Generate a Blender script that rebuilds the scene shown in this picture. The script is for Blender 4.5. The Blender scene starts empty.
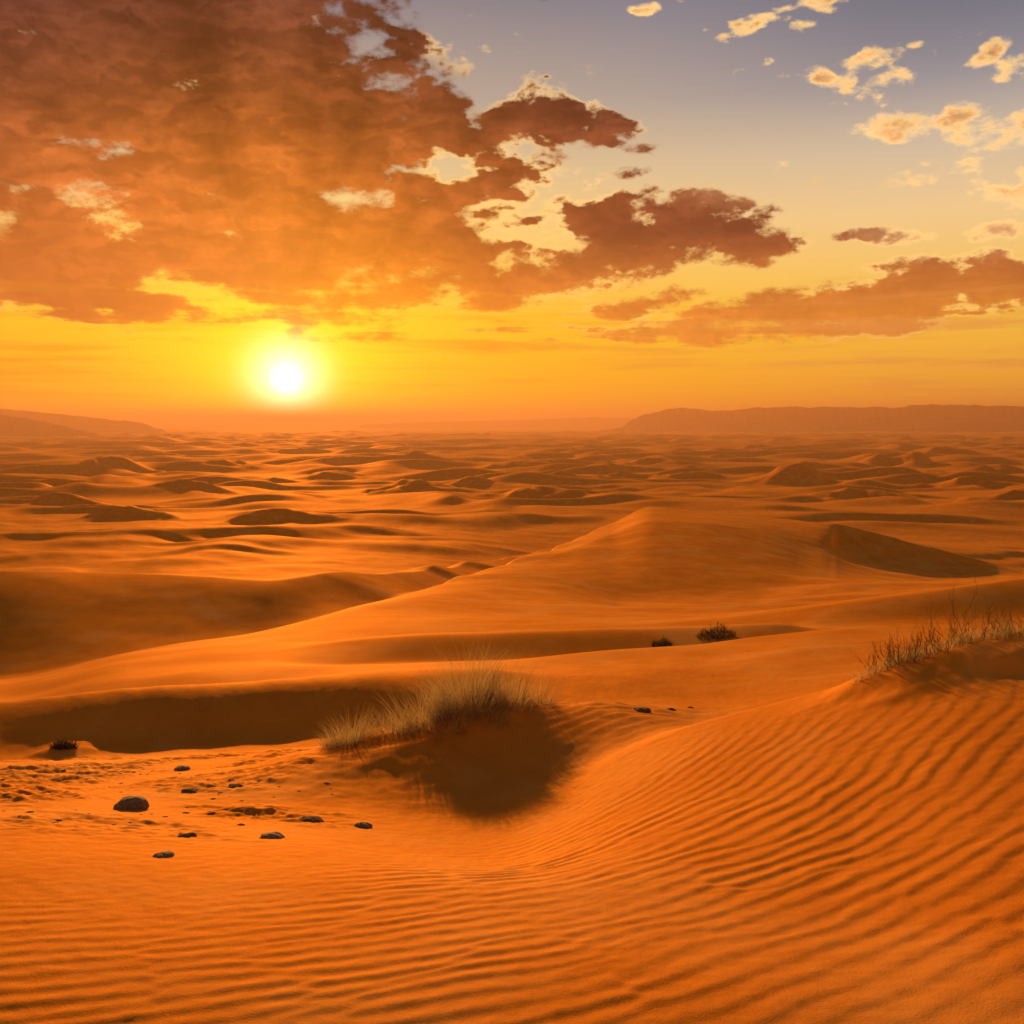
import bpy, math, random
import numpy as np

# ------------------------------------------------------------------ basics
sc = bpy.context.scene
COL = sc.collection
F = 983.0                      # focal length in pixels of a 1024 px frame
TILT = math.atan(90.0 / F)     # the camera looks a little down
CZ = 60.0                      # the camera stands 60 m above the far plain
SUN_AZ = math.radians(-12.8)   # a little left of the view
SUN_EL_SKY = math.radians(2.35)
SUN_EL = math.radians(12.0)
random.seed(7)
rng = np.random.default_rng(11)

def ray(px, py):
    a, b = (px - 512) / F, (512 - py) / F
    dy = math.cos(TILT) + b * math.sin(TILT)
    dz = -math.sin(TILT) + b * math.cos(TILT)
    return a / dy, dz / dy     # X/Y and Z/Y

def tag(o, label=None, cat=None, group=None, kind=None):
    for k, v in (("label", label), ("category", cat), ("group", group), ("kind", kind)):
        if v:
            o[k] = v
    return o

# ------------------------------------------------------------------ noise
def _hash(ix, iy, seed):
    h = (ix.astype(np.int64) * 374761393 + iy.astype(np.int64) * 668265263 + seed * 974634777) & 0xFFFFFFFF
    h = ((h ^ (h >> 13)) * 1274126177) & 0xFFFFFFFF
    h = ((h ^ (h >> 16)) * 2246822519) & 0xFFFFFFFF
    return (h ^ (h >> 15)) & 0xFFFF

_ang = np.arange(65536) * (2 * np.pi / 65536)
_GX, _GY = np.cos(_ang), np.sin(_ang)

def noise(x, y, seed=0):
    x = np.asarray(x, float); y = np.asarray(y, float)
    ix, iy = np.floor(x), np.floor(y)
    fx, fy = x - ix, y - iy
    u = fx * fx * fx * (fx * (fx * 6 - 15) + 10)
    v = fy * fy * fy * (fy * (fy * 6 - 15) + 10)
    def g(dx, dy):
        h = _hash(ix + dx, iy + dy, seed)
        return _GX[h] * (fx - dx) + _GY[h] * (fy - dy)
    a = g(0, 0); b = g(1, 0); c = g(0, 1); d = g(1, 1)
    return 1.5 * ((a + (b - a) * u) * (1 - v) + (c + (d - c) * u) * v)   # about -1..1

def fbm(x, y, seed=0, octaves=4, gain=0.5, lac=2.03):
    s, a = 0, 1.0
    for o in range(octaves):
        s = s + a * noise(x, y, seed + o * 17)
        x, y, a = x * lac + 3.1, y * lac - 1.7, a * gain
    return s

def sstep(a, b, x):
    t = np.clip((x - a) / (b - a), 0, 1)
    return t * t * (3 - 2 * t)

# ------------------------------------------------------------------ monotone cubic interpolation
def pchip(xk, yk, x, lin=0.0):
    xk = np.asarray(xk, float); yk = np.asarray(yk, float)
    h = np.diff(xk); dl = np.diff(yk) / h
    m = np.zeros_like(yk)
    m[0], m[-1] = dl[0], dl[-1]
    a, b = dl[:-1], dl[1:]
    w1, w2 = 2 * h[1:] + h[:-1], h[1:] + 2 * h[:-1]
    ok = a * b > 0
    with np.errstate(divide='ignore', invalid='ignore'):
        m[1:-1] = np.where(ok, (w1 + w2) / (w1 / np.where(ok, a, 1) + w2 / np.where(ok, b, 1)), 0)
    x = np.clip(x, xk[0], xk[-1])
    i = np.clip(np.searchsorted(xk, x, side='right') - 1, 0, len(h) - 1)
    t = (x - xk[i]) / h[i]
    t2, t3 = t * t, t * t * t
    y = ((2 * t3 - 3 * t2 + 1) * yk[i] + (t3 - 2 * t2 + t) * h[i] * m[i]
         + (-2 * t3 + 3 * t2) * yk[i + 1] + (t3 - t2) * h[i] * m[i + 1])
    if np.ndim(lin) or lin:
        l = lin[i] if np.ndim(lin) else lin
        y = y * (1 - l) + l * (yk[i] + t * (yk[i + 1] - yk[i]))
    return y

# ------------------------------------------------------------------ the dunes as crest and hollow lines
# every line: (x, y, distance) stations from left to right, ordered from near to far
LINES = [
 # near slope
 [(-300,1024,3.0),(0,1024,3.0),(512,1024,3.0),(830,1024,2.9),(1024,1024,2.75),(1330,1024,2.6)],
 [(-300,880,4.55),(0,885,4.5),(260,890,4.5),(512,897,4.4),(680,893,4.35),(830,893,4.15),(1024,893,3.75),(1330,890,3.5)],
 [(-300,800,7.7),(0,800,7.7),(260,805,7.8),(400,828,7.2),(540,845,6.3),(680,800,6.3),(830,780,5.9),(1024,765,5.4),(1330,745,5.2)],
 # crest of the near right dune
 [(-300,776,10.0),(0,778,10.0),(260,775,10.0),(400,780,9.4),(480,800,8.5),(560,795,7.9),(620,757,8.4),(690,727,8.6),(770,705,8.4),(860,683,8.0),(950,663,7.8),(1024,652,7.7),(1330,610,7.5)],
 # hollow behind it
 [(-300,762,11.5),(0,764,11.5),(260,758,11.5),(400,757,11.0),(560,765,9.8),(620,748,9.9),(690,738,10.0),(770,719,10.0),(860,700,9.8),(950,683,9.7),(1024,673,9.7),(1330,635,9.6)],
 # foot of the left dune
 [(-300,755,13.3),(0,752,13.3),(130,749,13.4),(260,741,13.5),(400,724,13.4),(470,716,13.2),(540,708,12.9),(690,705,12.6),(830,680,13.0),(1024,648,13.4),(1330,615,13.4)],
 # crest of the left dune
 [(-300,725,14.2),(0,706,14.8),(130,692,15.0),(260,684,15.1),(400,676,15.0),(470,674,14.9),(540,680,14.9),(690,671,15.4),(830,653,15.8),(1024,638,16.4),(1330,618,16.4)],
 [(-300,730,16.6),(0,716,17.0),(130,700,17.4),(260,686,17.6),(400,672,17.8),(540,668,17.0),(690,656,17.6),(830,638,18.0),(1024,632,18.4),(1330,618,18.6)],
 # rim of the lit sheet
 [(-300,712,18.6),(0,702,19.0),(130,680,19.4),(260,668,20.0),(400,664,20.0),(540,657,19.2),(690,644,19.6),(770,635,19.8),(860,628,20.0),(950,626,20.2),(1024,630,20.4),(1330,630,20.6)],
 # low dark dune: foot, crest, hollow
 [(-300,706,20.2),(0,696,20.4),(130,671,21.2),(260,662,22.0),(330,663,22.2),(400,662,22.4),(540,660,22.2),(690,653,22.4),(830,640,22.6),(1024,640,22.8),(1330,640,23.0)],
 [(-300,702,21.4),(0,690,21.6),(130,664,22.8),(260,651,24.3),(330,643,24.5),(400,637,24.3),(540,632,24.2),(690,628,24.5),(770,626,24.1),(830,632,24.6),(1024,634,24.6),(1330,634,24.6)],
 [(-300,700,22.2),(0,687,22.4),(130,661,24.0),(260,642,27.0),(400,640,28.0),(540,636,28.4),(690,631,28.6),(770,629,28.0),(830,624,27.4),(1024,618,27.4),(1330,618,27.0)],
 # right dune: crest, hollow
 [(-300,698,23.0),(0,684,23.2),(130,658,25.0),(260,637,29.0),(400,622,33.0),(540,620,34.0),(640,622,32.0),(750,615,30.6),(850,602,30.0),(940,591,30.2),(1024,580,31.0),(1330,560,33.0)],
 [(-300,697,23.6),(0,683,23.7),(130,656,25.7),(260,634,30.2),(400,607,38.0),(540,607,40.0),(640,611,39.0),(750,611,38.0),(850,606,37.5),(940,598,37.0),(1024,590,37.5),(1330,570,37.0)],
 # feet in front of the big dune
 [(-300,696,24.1),(0,682,24.2),(130,655,26.4),(260,632,31.4),(400,600,41.0),(540,588,52.0),(640,592,56.0),(750,588,58.0),(835,583,60.0),(940,583,60.0),(1024,583,58.0),(1330,560,58.0)],
 [(-300,695,24.7),(0,681,24.8),(130,654,27.0),(260,631,32.4),(400,598,43.0),(480,577,58.0),(560,556,74.0),(610,536,84.0),(655,521,88.0),(700,523,88.0),(760,532,88.0),(805,545,88.0),(829,550,90.0),(838,546,99.0),(860,556,98.2),(900,566,97.4),(960,574,96.8),(1024,575,96.0),(1330,562,94.0)],
 # the diagonal crest that climbs to the big dune, and the big dune's own crest
 [(-300,694,25.3),(0,680,25.4),(130,652,27.8),(260,630,33.4),(400,596,45.0),(480,572,64.0),(560,547,86.0),(610,524,107.0),(655,507,124.0),(700,511,122.0),(765,517,114.0),(832,523.0,104.0),(860,530,103.5),(900,540,103.0),(960,555,102.0),(1010,570,101.0),(1060,575,100.0),(1330,560,100.0)],
 # hollow behind the diagonal crest
 [(-300,712,31.0),(0,698,31.0),(130,672,34.0),(260,646,39.0),(400,604,50.0),(480,580,71.0),(560,560,96.0),(655,541,138.0),(765,546,128.0),(832,552,118.0),(960,564,117.0),(1060,580,116.0),(1330,570,116.0)],
 # the big shaded dune on the left: foot, crest, hollow
 [(-300,690,38.0),(0,676,38.5),(130,653,41.5),(260,634,46.0),(330,614,50.0),(400,597,58.0),(480,577,80.0),(560,558,106.0),(655,538,145.0),(832,548,132.0),(1060,570,128.0),(1330,570,128.0)],
 [(-300,570,50.0),(0,571,51.0),(130,574,54.0),(260,580,54.0),(330,576,58.5),(400,574,67.0),(480,563,92.0),(560,548,122.0),(655,533,152.0),(832,540,143.0),(1060,556,141.0),(1330,560,141.0)],
 [(-300,600,66.0),(0,600,67.0),(130,600,70.0),(260,596,74.0),(400,580,84.0),(560,556,138.0),(655,538,162.0),(832,540,156.0),(1060,550,154.0),(1330,555,154.0)],
 [(-300,556,110.0),(0,556,110.0),(260,554,112.0),(400,556,114.0),(560,541,160.0),(655,532,176.0),(832,534,174.0),(1060,541,172.0),(1330,545,172.0)],
]
FAR = [(215, -19.6), (320, -22.6), (500, -25.6), (900, -29.0), (1300, -31.0), (2500, -34.0), (5000, -36.0), (10000, -36.0), (60000, -36.0)]
#        share of straight-line interpolation in the interval after each line (crisper crests)
CRISP = {3: .2, 5: .0, 6: .0, 8: .3, 9: .0, 10: .1, 11: .3, 12: .3, 15: .75, 16: .6, 18: .4, 19: .4}

AZF = math.radians(37)
az_f = np.linspace(-AZF, AZF, 1180)
az_c = np.linspace(AZF, 2 * np.pi - AZF, 122)[1:-1]
AZ = np.concatenate([az_f, az_c])                         # closed ring, the fine part in front
r = [0.02]
while r[-1] < 48000:
    v = r[-1]
    if v < 2.2: s = 0.05
    elif v < 13: s = max(0.0115, 0.0029 * v)
    elif v < 170: s = 0.0045 * v
    elif v < 3000: s = 0.0062 * v
    else: s = 0.03 * v
    r.append(v + s)
R = np.array(r)
azs = (AZ + np.pi) % (2 * np.pi) - np.pi
azq = np.clip(azs, -math.radians(36), math.radians(36))
U = np.tan(azq)

Lu, Ld, Lz = [], [], []
for L in LINES:
    us, ds, zs = [], [], []
    for (px, py, d) in L:
        u, w = ray(px, py)
        us.append(u); ds.append(d); zs.append(w * d)
    Ld.append(pchip(us, ds, U)); Lz.append(pchip(us, zs, U))
KD = np.array(Ld); KZ = np.array(Lz)                      # lines x columns
nL = len(LINES)
crisp = np.zeros(nL + len(FAR) + 1)
for k, v in CRISP.items():
    crisp[k + 1] = v
    crisp[k] = max(crisp[k], v * .8)
Z = np.empty((len(R), len(AZ)))
for j in range(len(AZ)):
    dk = np.concatenate([[0.2], KD[:, j], [a for a, b in FAR]])
    zk = np.concatenate([[-1.62], KZ[:, j], [b for a, b in FAR]])
    for i in range(1, len(dk)):
        if dk[i] <= dk[i - 1] + 1e-3: dk[i] = dk[i - 1] + 0.01
    Z[:, j] = pchip(np.log(dk), zk, np.log(np.maximum(R * math.cos(azq[j]), 0.2)), crisp)

X = R[:, None] * np.sin(AZ)[None, :]
Y = R[:, None] * np.cos(AZ)[None, :]
Dq = R[:, None] * np.cos(azq)[None, :]
PX = 512 + F * np.broadcast_to(U[None, :], Z.shape)       # approximate picture column

# ---- a ridge of blown sand laid on the ground: polyline crest, soft flanks
def seg_dist(px_, py_, pts):
    best = np.full(px_.shape, 1e9); hh = np.zeros(px_.shape)
    for (x0, y0, h0), (x1, y1, h1) in zip(pts[:-1], pts[1:]):
        vx, vy = x1 - x0, y1 - y0
        t = np.clip(((px_ - x0) * vx + (py_ - y0) * vy) / (vx * vx + vy * vy), 0, 1)
        d = np.hypot(px_ - x0 - t * vx, py_ - y0 - t * vy)
        m = d < best
        best = np.where(m, d, best); hh = np.where(m, h0 + (h1 - h0) * t, hh)
    return best, hh

def local(mask, fn):
    Z[mask] += fn(X[mask], Y[mask])

def pt(px, d):
    u, _ = ray(px, 740)
    return u * d, d

near = Dq < 16
# mound that carries the big grass tuft
def mound(px, d, w_near, w_far, ridge):
    pts = [(*pt(a, b), h) for a, b, h in ridge]
    def f(x, y):
        wob = 0.12 * fbm(x * 1.3, y * 1.3, 5, 3)
        tot = 0
        for a_, b_ in zip(pts[:-1], pts[1:]):
            q, h = seg_dist(x + wob, y + wob, [a_, b_])
            tot = tot + (h * (np.exp(-(q / w_near) ** 2) * .6 + .4 * np.exp(-(q / w_near) ** 4 * .5))) ** 6
        return tot ** (1 / 6)
    return f
local(near, mound(470, 10, 1.18, .6, [(235, 9.2, .0), (300, 9.5, .12), (370, 9.8, .29), (440, 9.95, .44), (490, 10.15, .49), (535, 10.4, .46), (580, 10.6, .36), (630, 10.8, .2), (660, 11.0, .0)]))
local(near, mound(0, 0, .42, .4, [(480, 9.2, .02), (470, 9.7, .16), (480, 10.1, .22)]))
local(near, mound(0, 0, .40, .3, [(862, 7.7, .03), (890, 7.65, .13), (930, 7.7, .12), (965, 7.6, .16), (1010, 7.45, .17), (1060, 7.45, .18)]))
local(near, mound(0, 0, .35, .3, [(25, 13.3, .02), (65, 13.2, .10), (100, 13.3, .02)]))

# ---- larger, soft unevenness everywhere
amp = np.clip(Dq * 0.0022, 0, .12) * (1 - .8 * sstep(14, 32, Dq))
Z += amp * fbm(X / 3.2, Y / 3.2, 3, 2) * (Dq < 170)
m = (Dq > 14) & (Dq < 240)
Z[m] += (sstep(14, 30, Dq[m]) * (1 - sstep(150, 240, Dq[m])) * np.clip(Dq[m] * .0016, 0, .15)) * (1 - .85 * np.exp(-((PX[m] - 740) / 150) ** 2) * sstep(55, 72, Dq[m])) * fbm(X[m] / 9 + Y[m] / 30, Y[m] / 13, 41, 3)

# (the wider bedforms of the slopes follow the dune field below)
# ---- wind ripples, real relief
NB = (Dq < 17.5) & (np.abs(azs)[None, :] < math.radians(42))
x, y = X[NB], Y[NB]
pxn, dn = PX[NB], Dq[NB]
cx, cy = -4.2, 12.5
wx = x + 0.075 * fbm(x * .7, y * .7, 21, 3); wy = y + 0.075 * fbm(x * .7, y * .7, 31, 3)
rad = np.hypot(wx - cx, wy - cy)
def ripple(t):
    f_ = t - np.floor(t)
    return np.where(f_ < .66, sstep(0, .66, f_), 1 - sstep(.66, 1.0, f_))    # long far flank, short near flank
fade = np.interp(pxn, [-300, 0, 300, 450, 560, 700, 860, 1024, 1300], [4.5, 4.6, 5.0, 6.6, 7.8, 8.7, 7.8, 7.4, 7.2])
mask = 1 - sstep(.72, 1.02, dn / fade)
patch = .55 + .45 * sstep(-.55, .25, fbm(x * .55, y * .55, 61, 2))
k = sstep(480, 760, pxn)
l1, l2 = .122, .148
j_ = sstep(-.12, .12, fbm(x * 1.1, y * 1.1, 141, 2))                       # where one train of ripples gives way to the next
fine = .013 * fbm(x * 2.6, y * 2.6, 77, 3)
def trains(l):
    ang = .16 * (x * .6 + y * .3)
    return (1 - j_) * ripple((rad + fine) / l) + j_ * ripple((rad + fine) / l + ang + .4)
hgt = (1 - k) * .0092 * trains(l1) + k * .0108 * trains(l2)
hgt = hgt * (.8 + .35 * fbm(x * 1.7, y * 1.7, 151, 2))
hgt = hgt * mask * patch
# small ripples in the bowl behind the near crest
rad2 = np.hypot(wx - 6, wy - 4)
bowl = sstep(500, 560, pxn) * (1 - sstep(640, 700, pxn)) * sstep(8.8, 9.8, dn) * (1 - sstep(11.5, 13, dn))
hgt += bowl * .0055 * ripple(rad2 / .17)
# trampled rough sand on the left
rough = (1 - sstep(250, 400, pxn)) * sstep(5.4, 7.0, dn) * (1 - sstep(12.3, 13.2, dn)) * sstep(-.35, .3, fbm(x * .5, y * .8, 91, 2))
hgt += rough * (.045 * np.clip(fbm(x * 2.2, y * 3.2, 101, 3), -.2, 1) + .02 * np.abs(fbm(x * 7, y * 9, 111, 2)))
hgt += .0025 * fbm(x * 9, y * 9, 121, 2)
hgt += .012 * sstep(9, 12, dn) * fbm(x * 1.6 + y * .6, y * .9, 131, 2)
Z[NB] += hgt

# ---- dune field on the plain
def dunes(x, y, lam, seed, wd=(.50, -.87)):
    v = x * wd[0] + y * wd[1]; q = -x * wd[1] + y * wd[0]
    ph = v / lam + 1.0 * fbm(q / (2.0 * lam), v / (2.8 * lam), seed, 2) + .22 * noise(q / (.7 * lam), v / lam, seed + 5)
    s = ph - np.floor(ph)
    up = sstep(0, .66, s); dn_ = 1 - sstep(.66, 1.0, s)
    prof = np.where(s < .66, up, dn_)
    a = sstep(-.5, .6, fbm(q / (1.5 * lam) + 7, v / (1.5 * lam), seed + 9, 2))
    return prof * a
m = (Dq > 84) & (Dq < 6000) & (np.abs(azs)[None, :] < math.radians(60))
x, y, d = X[m], Y[m], Dq[m]
pxm = PX[m]
start = np.interp(pxm, [-300, 300, 450, 560, 655, 830, 1024, 1300], [84, 92, 110, 150, 168, 165, 160, 160])
infade = sstep(1.0, 1.35, d / start)
h = infade * (1 - sstep(300, 800, d)) * 1.5 * dunes(x, y, 26, 201)
h += sstep(150, 380, d) * (1 - sstep(1500, 4000, d)) * 5.0 * dunes(x, y, 62, 231)
h += sstep(700, 1700, d) * (1 - sstep(3800, 6000, d)) * 7.0 * dunes(x, y, 150, 261)
Z[m] += h
# single dunes that stand out on the plain: (picture column, distance, half length, height, skew of the crest)
SOLO = [(120, 188, 10, 2.6, .15), (30, 330, 17, 3.2, .1), (265, 178, 13, 2.4, .3), (415, 300, 16, 4.6, .55), (530, 262, 16, 3.4, -.05), (470, 345, 14, 3.0, .2), (190, 300, 15, 2.6, .2),
        (570, 400, 20, 3.2, .1), (620, 430, 15, 3.2, .3), (690, 420, 22, 3.6, .0), (720, 700, 34, 5.0, .1), (890, 600, 24, 6.0, -.25), (800, 370, 20, 3.0, .05), (960, 330, 22, 2.8, -.1), (850, 270, 16, 2.2, .1), (1010, 240, 16, 2.0, .0),
        (330, 420, 22, 3.4, .2), (100, 480, 26, 4.0, .1), (230, 520, 24, 3.8, .3), (60, 240, 12, 1.8, .1), (640, 600, 30, 4.6, .1), (790, 520, 26, 4.2, .2), (990, 480, 28, 4.2, -.1), (520, 560, 28, 4.2, .15), (420, 640, 30, 4.6, .2), (150, 760, 34, 5.0, .1), (930, 820, 36, 5.4, .0), (560, 900, 40, 5.6, .1), (300, 900, 38, 5.4, .2), (760, 1000, 44, 6.0, .1)]
for (px_, d_, L_, H_, sk) in SOLO:
    u_, _w = ray(px_, 500)
    cx_, cy_ = u_ * d_, d_
    m = (np.abs(X - cx_) < L_ * 2.2) & (np.abs(Y - cy_) < L_ * 2.6 + 12 * H_)
    x, y = X[m] - cx_, Y[m] - cy_
    x = x + .30 * L_ * fbm(X[m] / (.9 * L_), Y[m] / (.9 * L_), 501, 3); y = y + .28 * L_ * fbm(X[m] / (.8 * L_), Y[m] / (.8 * L_), 511, 3)
    tt = x / L_
    vv = y - sk * x + .28 * L_ * tt * tt                       # horns reach towards the camera
    tq = np.where(tt > 0, tt * .8, tt * 1.15)
    crest = H_ * (np.clip(1 - np.sqrt(tq * tq + .012), 0, 1) * 1.12) ** 1.15
    farw, nearw = 6.5 * H_, 2.6 * H_
    sh = np.where(vv > 0, 1 - sstep(0, farw, vv), 1 - np.clip(-vv / nearw, 0, 1) ** 1.0)
    Z[m] += crest * sh
# low bedforms riding on the middle slopes
m = (Dq > 21) & (Dq < 210) & (np.abs(azs)[None, :] < math.radians(50))
x, y, d = X[m], Y[m], Dq[m]
w_ = sstep(23, 42, d) * (1 - sstep(120, 210, d))
big = 1 - np.exp(-((PX[m] - 745) / 170) ** 2) * sstep(50, 70, d)      # the big dune itself stays smooth
big = big * (1 - .9 * (1 - sstep(250, 400, PX[m])) * (1 - sstep(66, 80, d)))
Z[m] += w_ * big * np.clip(d * .006, .15, .42) * dunes(x * .8 + y * .12, y, 13, 301, (.25, -.97))

Z += CZ
nr, na = Z.shape

def ground_z(xq, yq):
    a = math.atan2(xq, yq); rr = math.hypot(xq, yq)
    i = min(max(int(np.searchsorted(R, rr)) - 1, 0), nr - 2)
    t = (rr - R[i]) / (R[i + 1] - R[i])
    fj = (a + AZF) / (2 * AZF) * (len(az_f) - 1)
    j = min(max(int(fj), 0), len(az_f) - 2); s = fj - j
    return float((Z[i, j] * (1 - s) + Z[i, j + 1] * s) * (1 - t) + (Z[i + 1, j] * (1 - s) + Z[i + 1, j + 1] * s) * t)

def at(px, py, lo=2.5, hi=40):
    """first point where the ray through a place in the photograph meets the sand"""
    u, w = ray(px, py)
    d = lo
    while d < hi:
        if ground_z(u * d, d) >= CZ + w * d: break
        d *= 1.003
    return u * d, d, ground_z(u * d, d)

def mesh_np(name, co, faces_idx, loops_per, mat, smooth=True):
    me = bpy.data.meshes.new(name)
    nf = len(faces_idx) // loops_per
    me.vertices.add(len(co)); me.vertices.foreach_set("co", np.asarray(co, np.float32).ravel())
    me.loops.add(len(faces_idx)); me.loops.foreach_set("vertex_index", np.asarray(faces_idx, np.int32))
    me.polygons.add(nf)
    me.polygons.foreach_set("loop_start", np.arange(nf, dtype=np.int32) * loops_per)
    me.polygons.foreach_set("loop_total", np.full(nf, loops_per, np.int32))
    me.update(calc_edges=True)
    me.polygons.foreach_set("use_smooth", np.full(nf, smooth))
    me.materials.append(mat)
    me.validate()
    o = bpy.data.objects.new(name, me); COL.objects.link(o)
    return o

# ------------------------------------------------------------------ node helpers
class N:
    def __init__(self, tree): self.t = tree
    def new(self, typ, **kw):
        n = self.t.nodes.new(typ)
        for k_, v_ in kw.items(): setattr(n, k_, v_)
        return n
    def put(self, sock, v):
        if isinstance(v, bpy.types.NodeSocket): self.t.links.new(v, sock)
        else: sock.default_value = v
    def m(self, op, a, b=0.0, c=0.0, clamp=False):
        n = self.new('ShaderNodeMath', operation=op, use_clamp=clamp)
        for s_, v_ in zip(n.inputs, (a, b, c)): self.put(s_, v_)
        return n.outputs[0]
    def step(self, x, a, b, lo=0.0, hi=1.0, smooth=True):
        n = self.new('ShaderNodeMapRange', interpolation_type='SMOOTHSTEP' if smooth else 'LINEAR')
        for s_, v_ in zip((n.inputs['Value'], n.inputs['From Min'], n.inputs['From Max'], n.inputs['To Min'], n.inputs['To Max']), (x, a, b, lo, hi)): self.put(s_, v_)
        return n.outputs['Result']
    def mix(self, f, a, b, mode='MIX', clamp=False):
        n = self.new('ShaderNodeMix', data_type='RGBA', blend_type=mode)
        n.clamp_result = clamp
        self.put(n.inputs[0], f)
        for s_, v_ in ((n.inputs[6], a), (n.inputs[7], b)):
            self.put(s_, v_ if isinstance(v_, bpy.types.NodeSocket) else (*v_[:3], 1))
        return n.outputs[2]
    def ramp(self, x, stops):
        n = self.new('ShaderNodeValToRGB')
        e = n.color_ramp.elements
        e[0].position = stops[0][0]; e[0].color = (*stops[0][1], 1)
        e[-1].position = stops[-1][0]; e[-1].color = (*stops[-1][1], 1)
        for p_, c_ in stops[1:-1]: e.new(p_).color = (*c_, 1)
        self.put(n.inputs[0], x)
        return n.outputs[0]
    def noise(self, vec, scale, detail=4, rough=.5, dist=0.0, out='Fac'):
        n = self.new('ShaderNodeTexNoise')
        self.put(n.inputs['Vector'], vec)
        n.inputs['Scale'].default_value = scale; n.inputs['Detail'].default_value = detail
        n.inputs['Roughness'].default_value = rough; n.inputs['Distortion'].default_value = dist
        return n.outputs[out]
    def vm(self, op, a, b=(0, 0, 0), out=0):
        n = self.new('ShaderNodeVectorMath', operation=op)
        self.put(n.inputs[0], a); self.put(n.inputs[1], b)
        return n.outputs[out]

def material(name):
    m_ = bpy.data.materials.new(name); m_.use_nodes = True
    t = m_.node_tree; t.nodes.clear()
    n = N(t); out = n.new('ShaderNodeOutputMaterial')
    return m_, n, out

def principled(n, out, col, rough=.9, normal=None, spec=.1):
    p = n.new('ShaderNodeBsdfPrincipled')
    n.put(p.inputs['Base Color'], col if isinstance(col, bpy.types.NodeSocket) else (*col, 1))
    n.put(p.inputs['Roughness'], rough); p.inputs['Specular IOR Level'].default_value = spec
    if normal is not None: n.put(p.inputs['Normal'], normal)
    n.t.links.new(p.outputs[0], out.inputs['Surface'])
    return p

# sand
M_sand, n, out = material("sand")
pos = n.new('ShaderNodeNewGeometry').outputs['Position']
a = n.noise(pos, .9, 5, .6); b = n.noise(pos, 9, 5, .65); c = n.noise(pos, .06, 4, .55); g = n.noise(pos, 160, 2, .6)
col = n.mix(n.step(a, .35, .68), (.56, .138, .006), (.68, .185, .010))
col = n.mix(n.m('MULTIPLY', n.step(b, .52, .75), .35), col, (.38, .08, .008))
col = n.mix(n.m('MULTIPLY', n.step(c, .45, .70), .40), col, (.48, .125, .014))
col = n.mix(n.m('MULTIPLY', n.step(g, .45, .62), .25), col, (.80, .31, .022))
bmp = n.new('ShaderNodeBump'); bmp.inputs['Strength'].default_value = .5; bmp.inputs['Distance'].default_value = .007
hh = n.m('ADD', n.m('MULTIPLY', n.noise(pos, 90, 5, .75), 1.5), n.m('MULTIPLY', b, 1.2))
n.put(bmp.inputs['Height'], hh)
col = n.mix(n.m('MULTIPLY', n.step(n.noise(pos, .35, 6, .62), .48, .66), .55), col, (.70, .27, .05))
dif = n.new('ShaderNodeBsdfDiffuse'); n.put(dif.inputs['Color'], col); dif.inputs['Roughness'].default_value = .0; n.put(dif.inputs['Normal'], bmp.outputs[0])
# grains also mirror light forwards when the sun is low and ahead: a rough sheen in the sand's own colour
gl = n.new('ShaderNodeBsdfGlossy'); gl.inputs['Color'].default_value = (.95, .38, .08, 1); gl.inputs['Roughness'].default_value = .68; n.put(gl.inputs['Normal'], bmp.outputs[0])
mxs = n.new('ShaderNodeMixShader'); lw = n.new('ShaderNodeLayerWeight'); lw.inputs['Blend'].default_value = .5
n.put(mxs.inputs[0], n.m('MULTIPLY_ADD', n.m('POWER', lw.outputs['Facing'], 4.0), .17, .04))
n.t.links.new(dif.outputs[0], mxs.inputs[1]); n.t.links.new(gl.outputs[0], mxs.inputs[2]); n.t.links.new(mxs.outputs[0], out.inputs['Surface'])

# stone
M_stone, n, out = material("dark_stone")
tc = n.new('ShaderNodeTexCoord').outputs['Object']
a = n.noise(tc, 9, 6, .65); b = n.noise(tc, 40, 4, .6)
col = n.mix(n.step(a, .35, .65), (.15, .072, .028), (.28, .14, .055))
col = n.mix(n.m('MULTIPLY', n.step(b, .5, .7), .5), col, (.24, .13, .06))
nz = n.new('ShaderNodeSeparateXYZ'); n.put(nz.inputs[0], n.new('ShaderNodeNewGeometry').outputs['Normal'])
dust = n.m('MULTIPLY', n.step(nz.outputs[2], .55, .95), n.step(a, .42, .62))
col = n.mix(n.m('MULTIPLY', dust, .7), col, (.50, .17, .03))           # blown sand caught on the upper side
bmp = n.new('ShaderNodeBump'); bmp.inputs['Strength'].default_value = .5; bmp.inputs['Distance'].default_value = .012
n.put(bmp.inputs['Height'], n.m('ADD', a, n.m('MULTIPLY', b, .4)))
principled(n, out, col, .85, bmp.outputs[0], .25)

# crusted soil clods
M_clod, n, out = material("dark_soil")
tc = n.new('ShaderNodeTexCoord').outputs['Object']
a = n.noise(tc, 14, 5, .7)
col = n.mix(n.step(a, .35, .65), (.11, .05, .022), (.27, .11, .035))
bmp = n.new('ShaderNodeBump'); bmp.inputs['Strength'].default_value = .6; bmp.inputs['Distance'].default_value = .01
n.put(bmp.inputs['Height'], a)
principled(n, out, col, .95, bmp.outputs[0], .1)

# rock of the hills
M_rock, n, out = material("hill_rock")
pos = n.new('ShaderNodeNewGeometry').outputs['Position']
a = n.noise(pos, .012, 6, .6); b = n.noise(n.vm('MULTIPLY', pos, (.1, .1, 1.6)), .06, 4, .6)
col = n.mix(n.step(a, .35, .68), (.16, .07, .035), (.28, .12, .055))
col = n.mix(n.m('MULTIPLY', n.step(b, .45, .6), .5), col, (.16, .085, .055))
principled(n, out, col, 1.0, None, .0)

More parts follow.
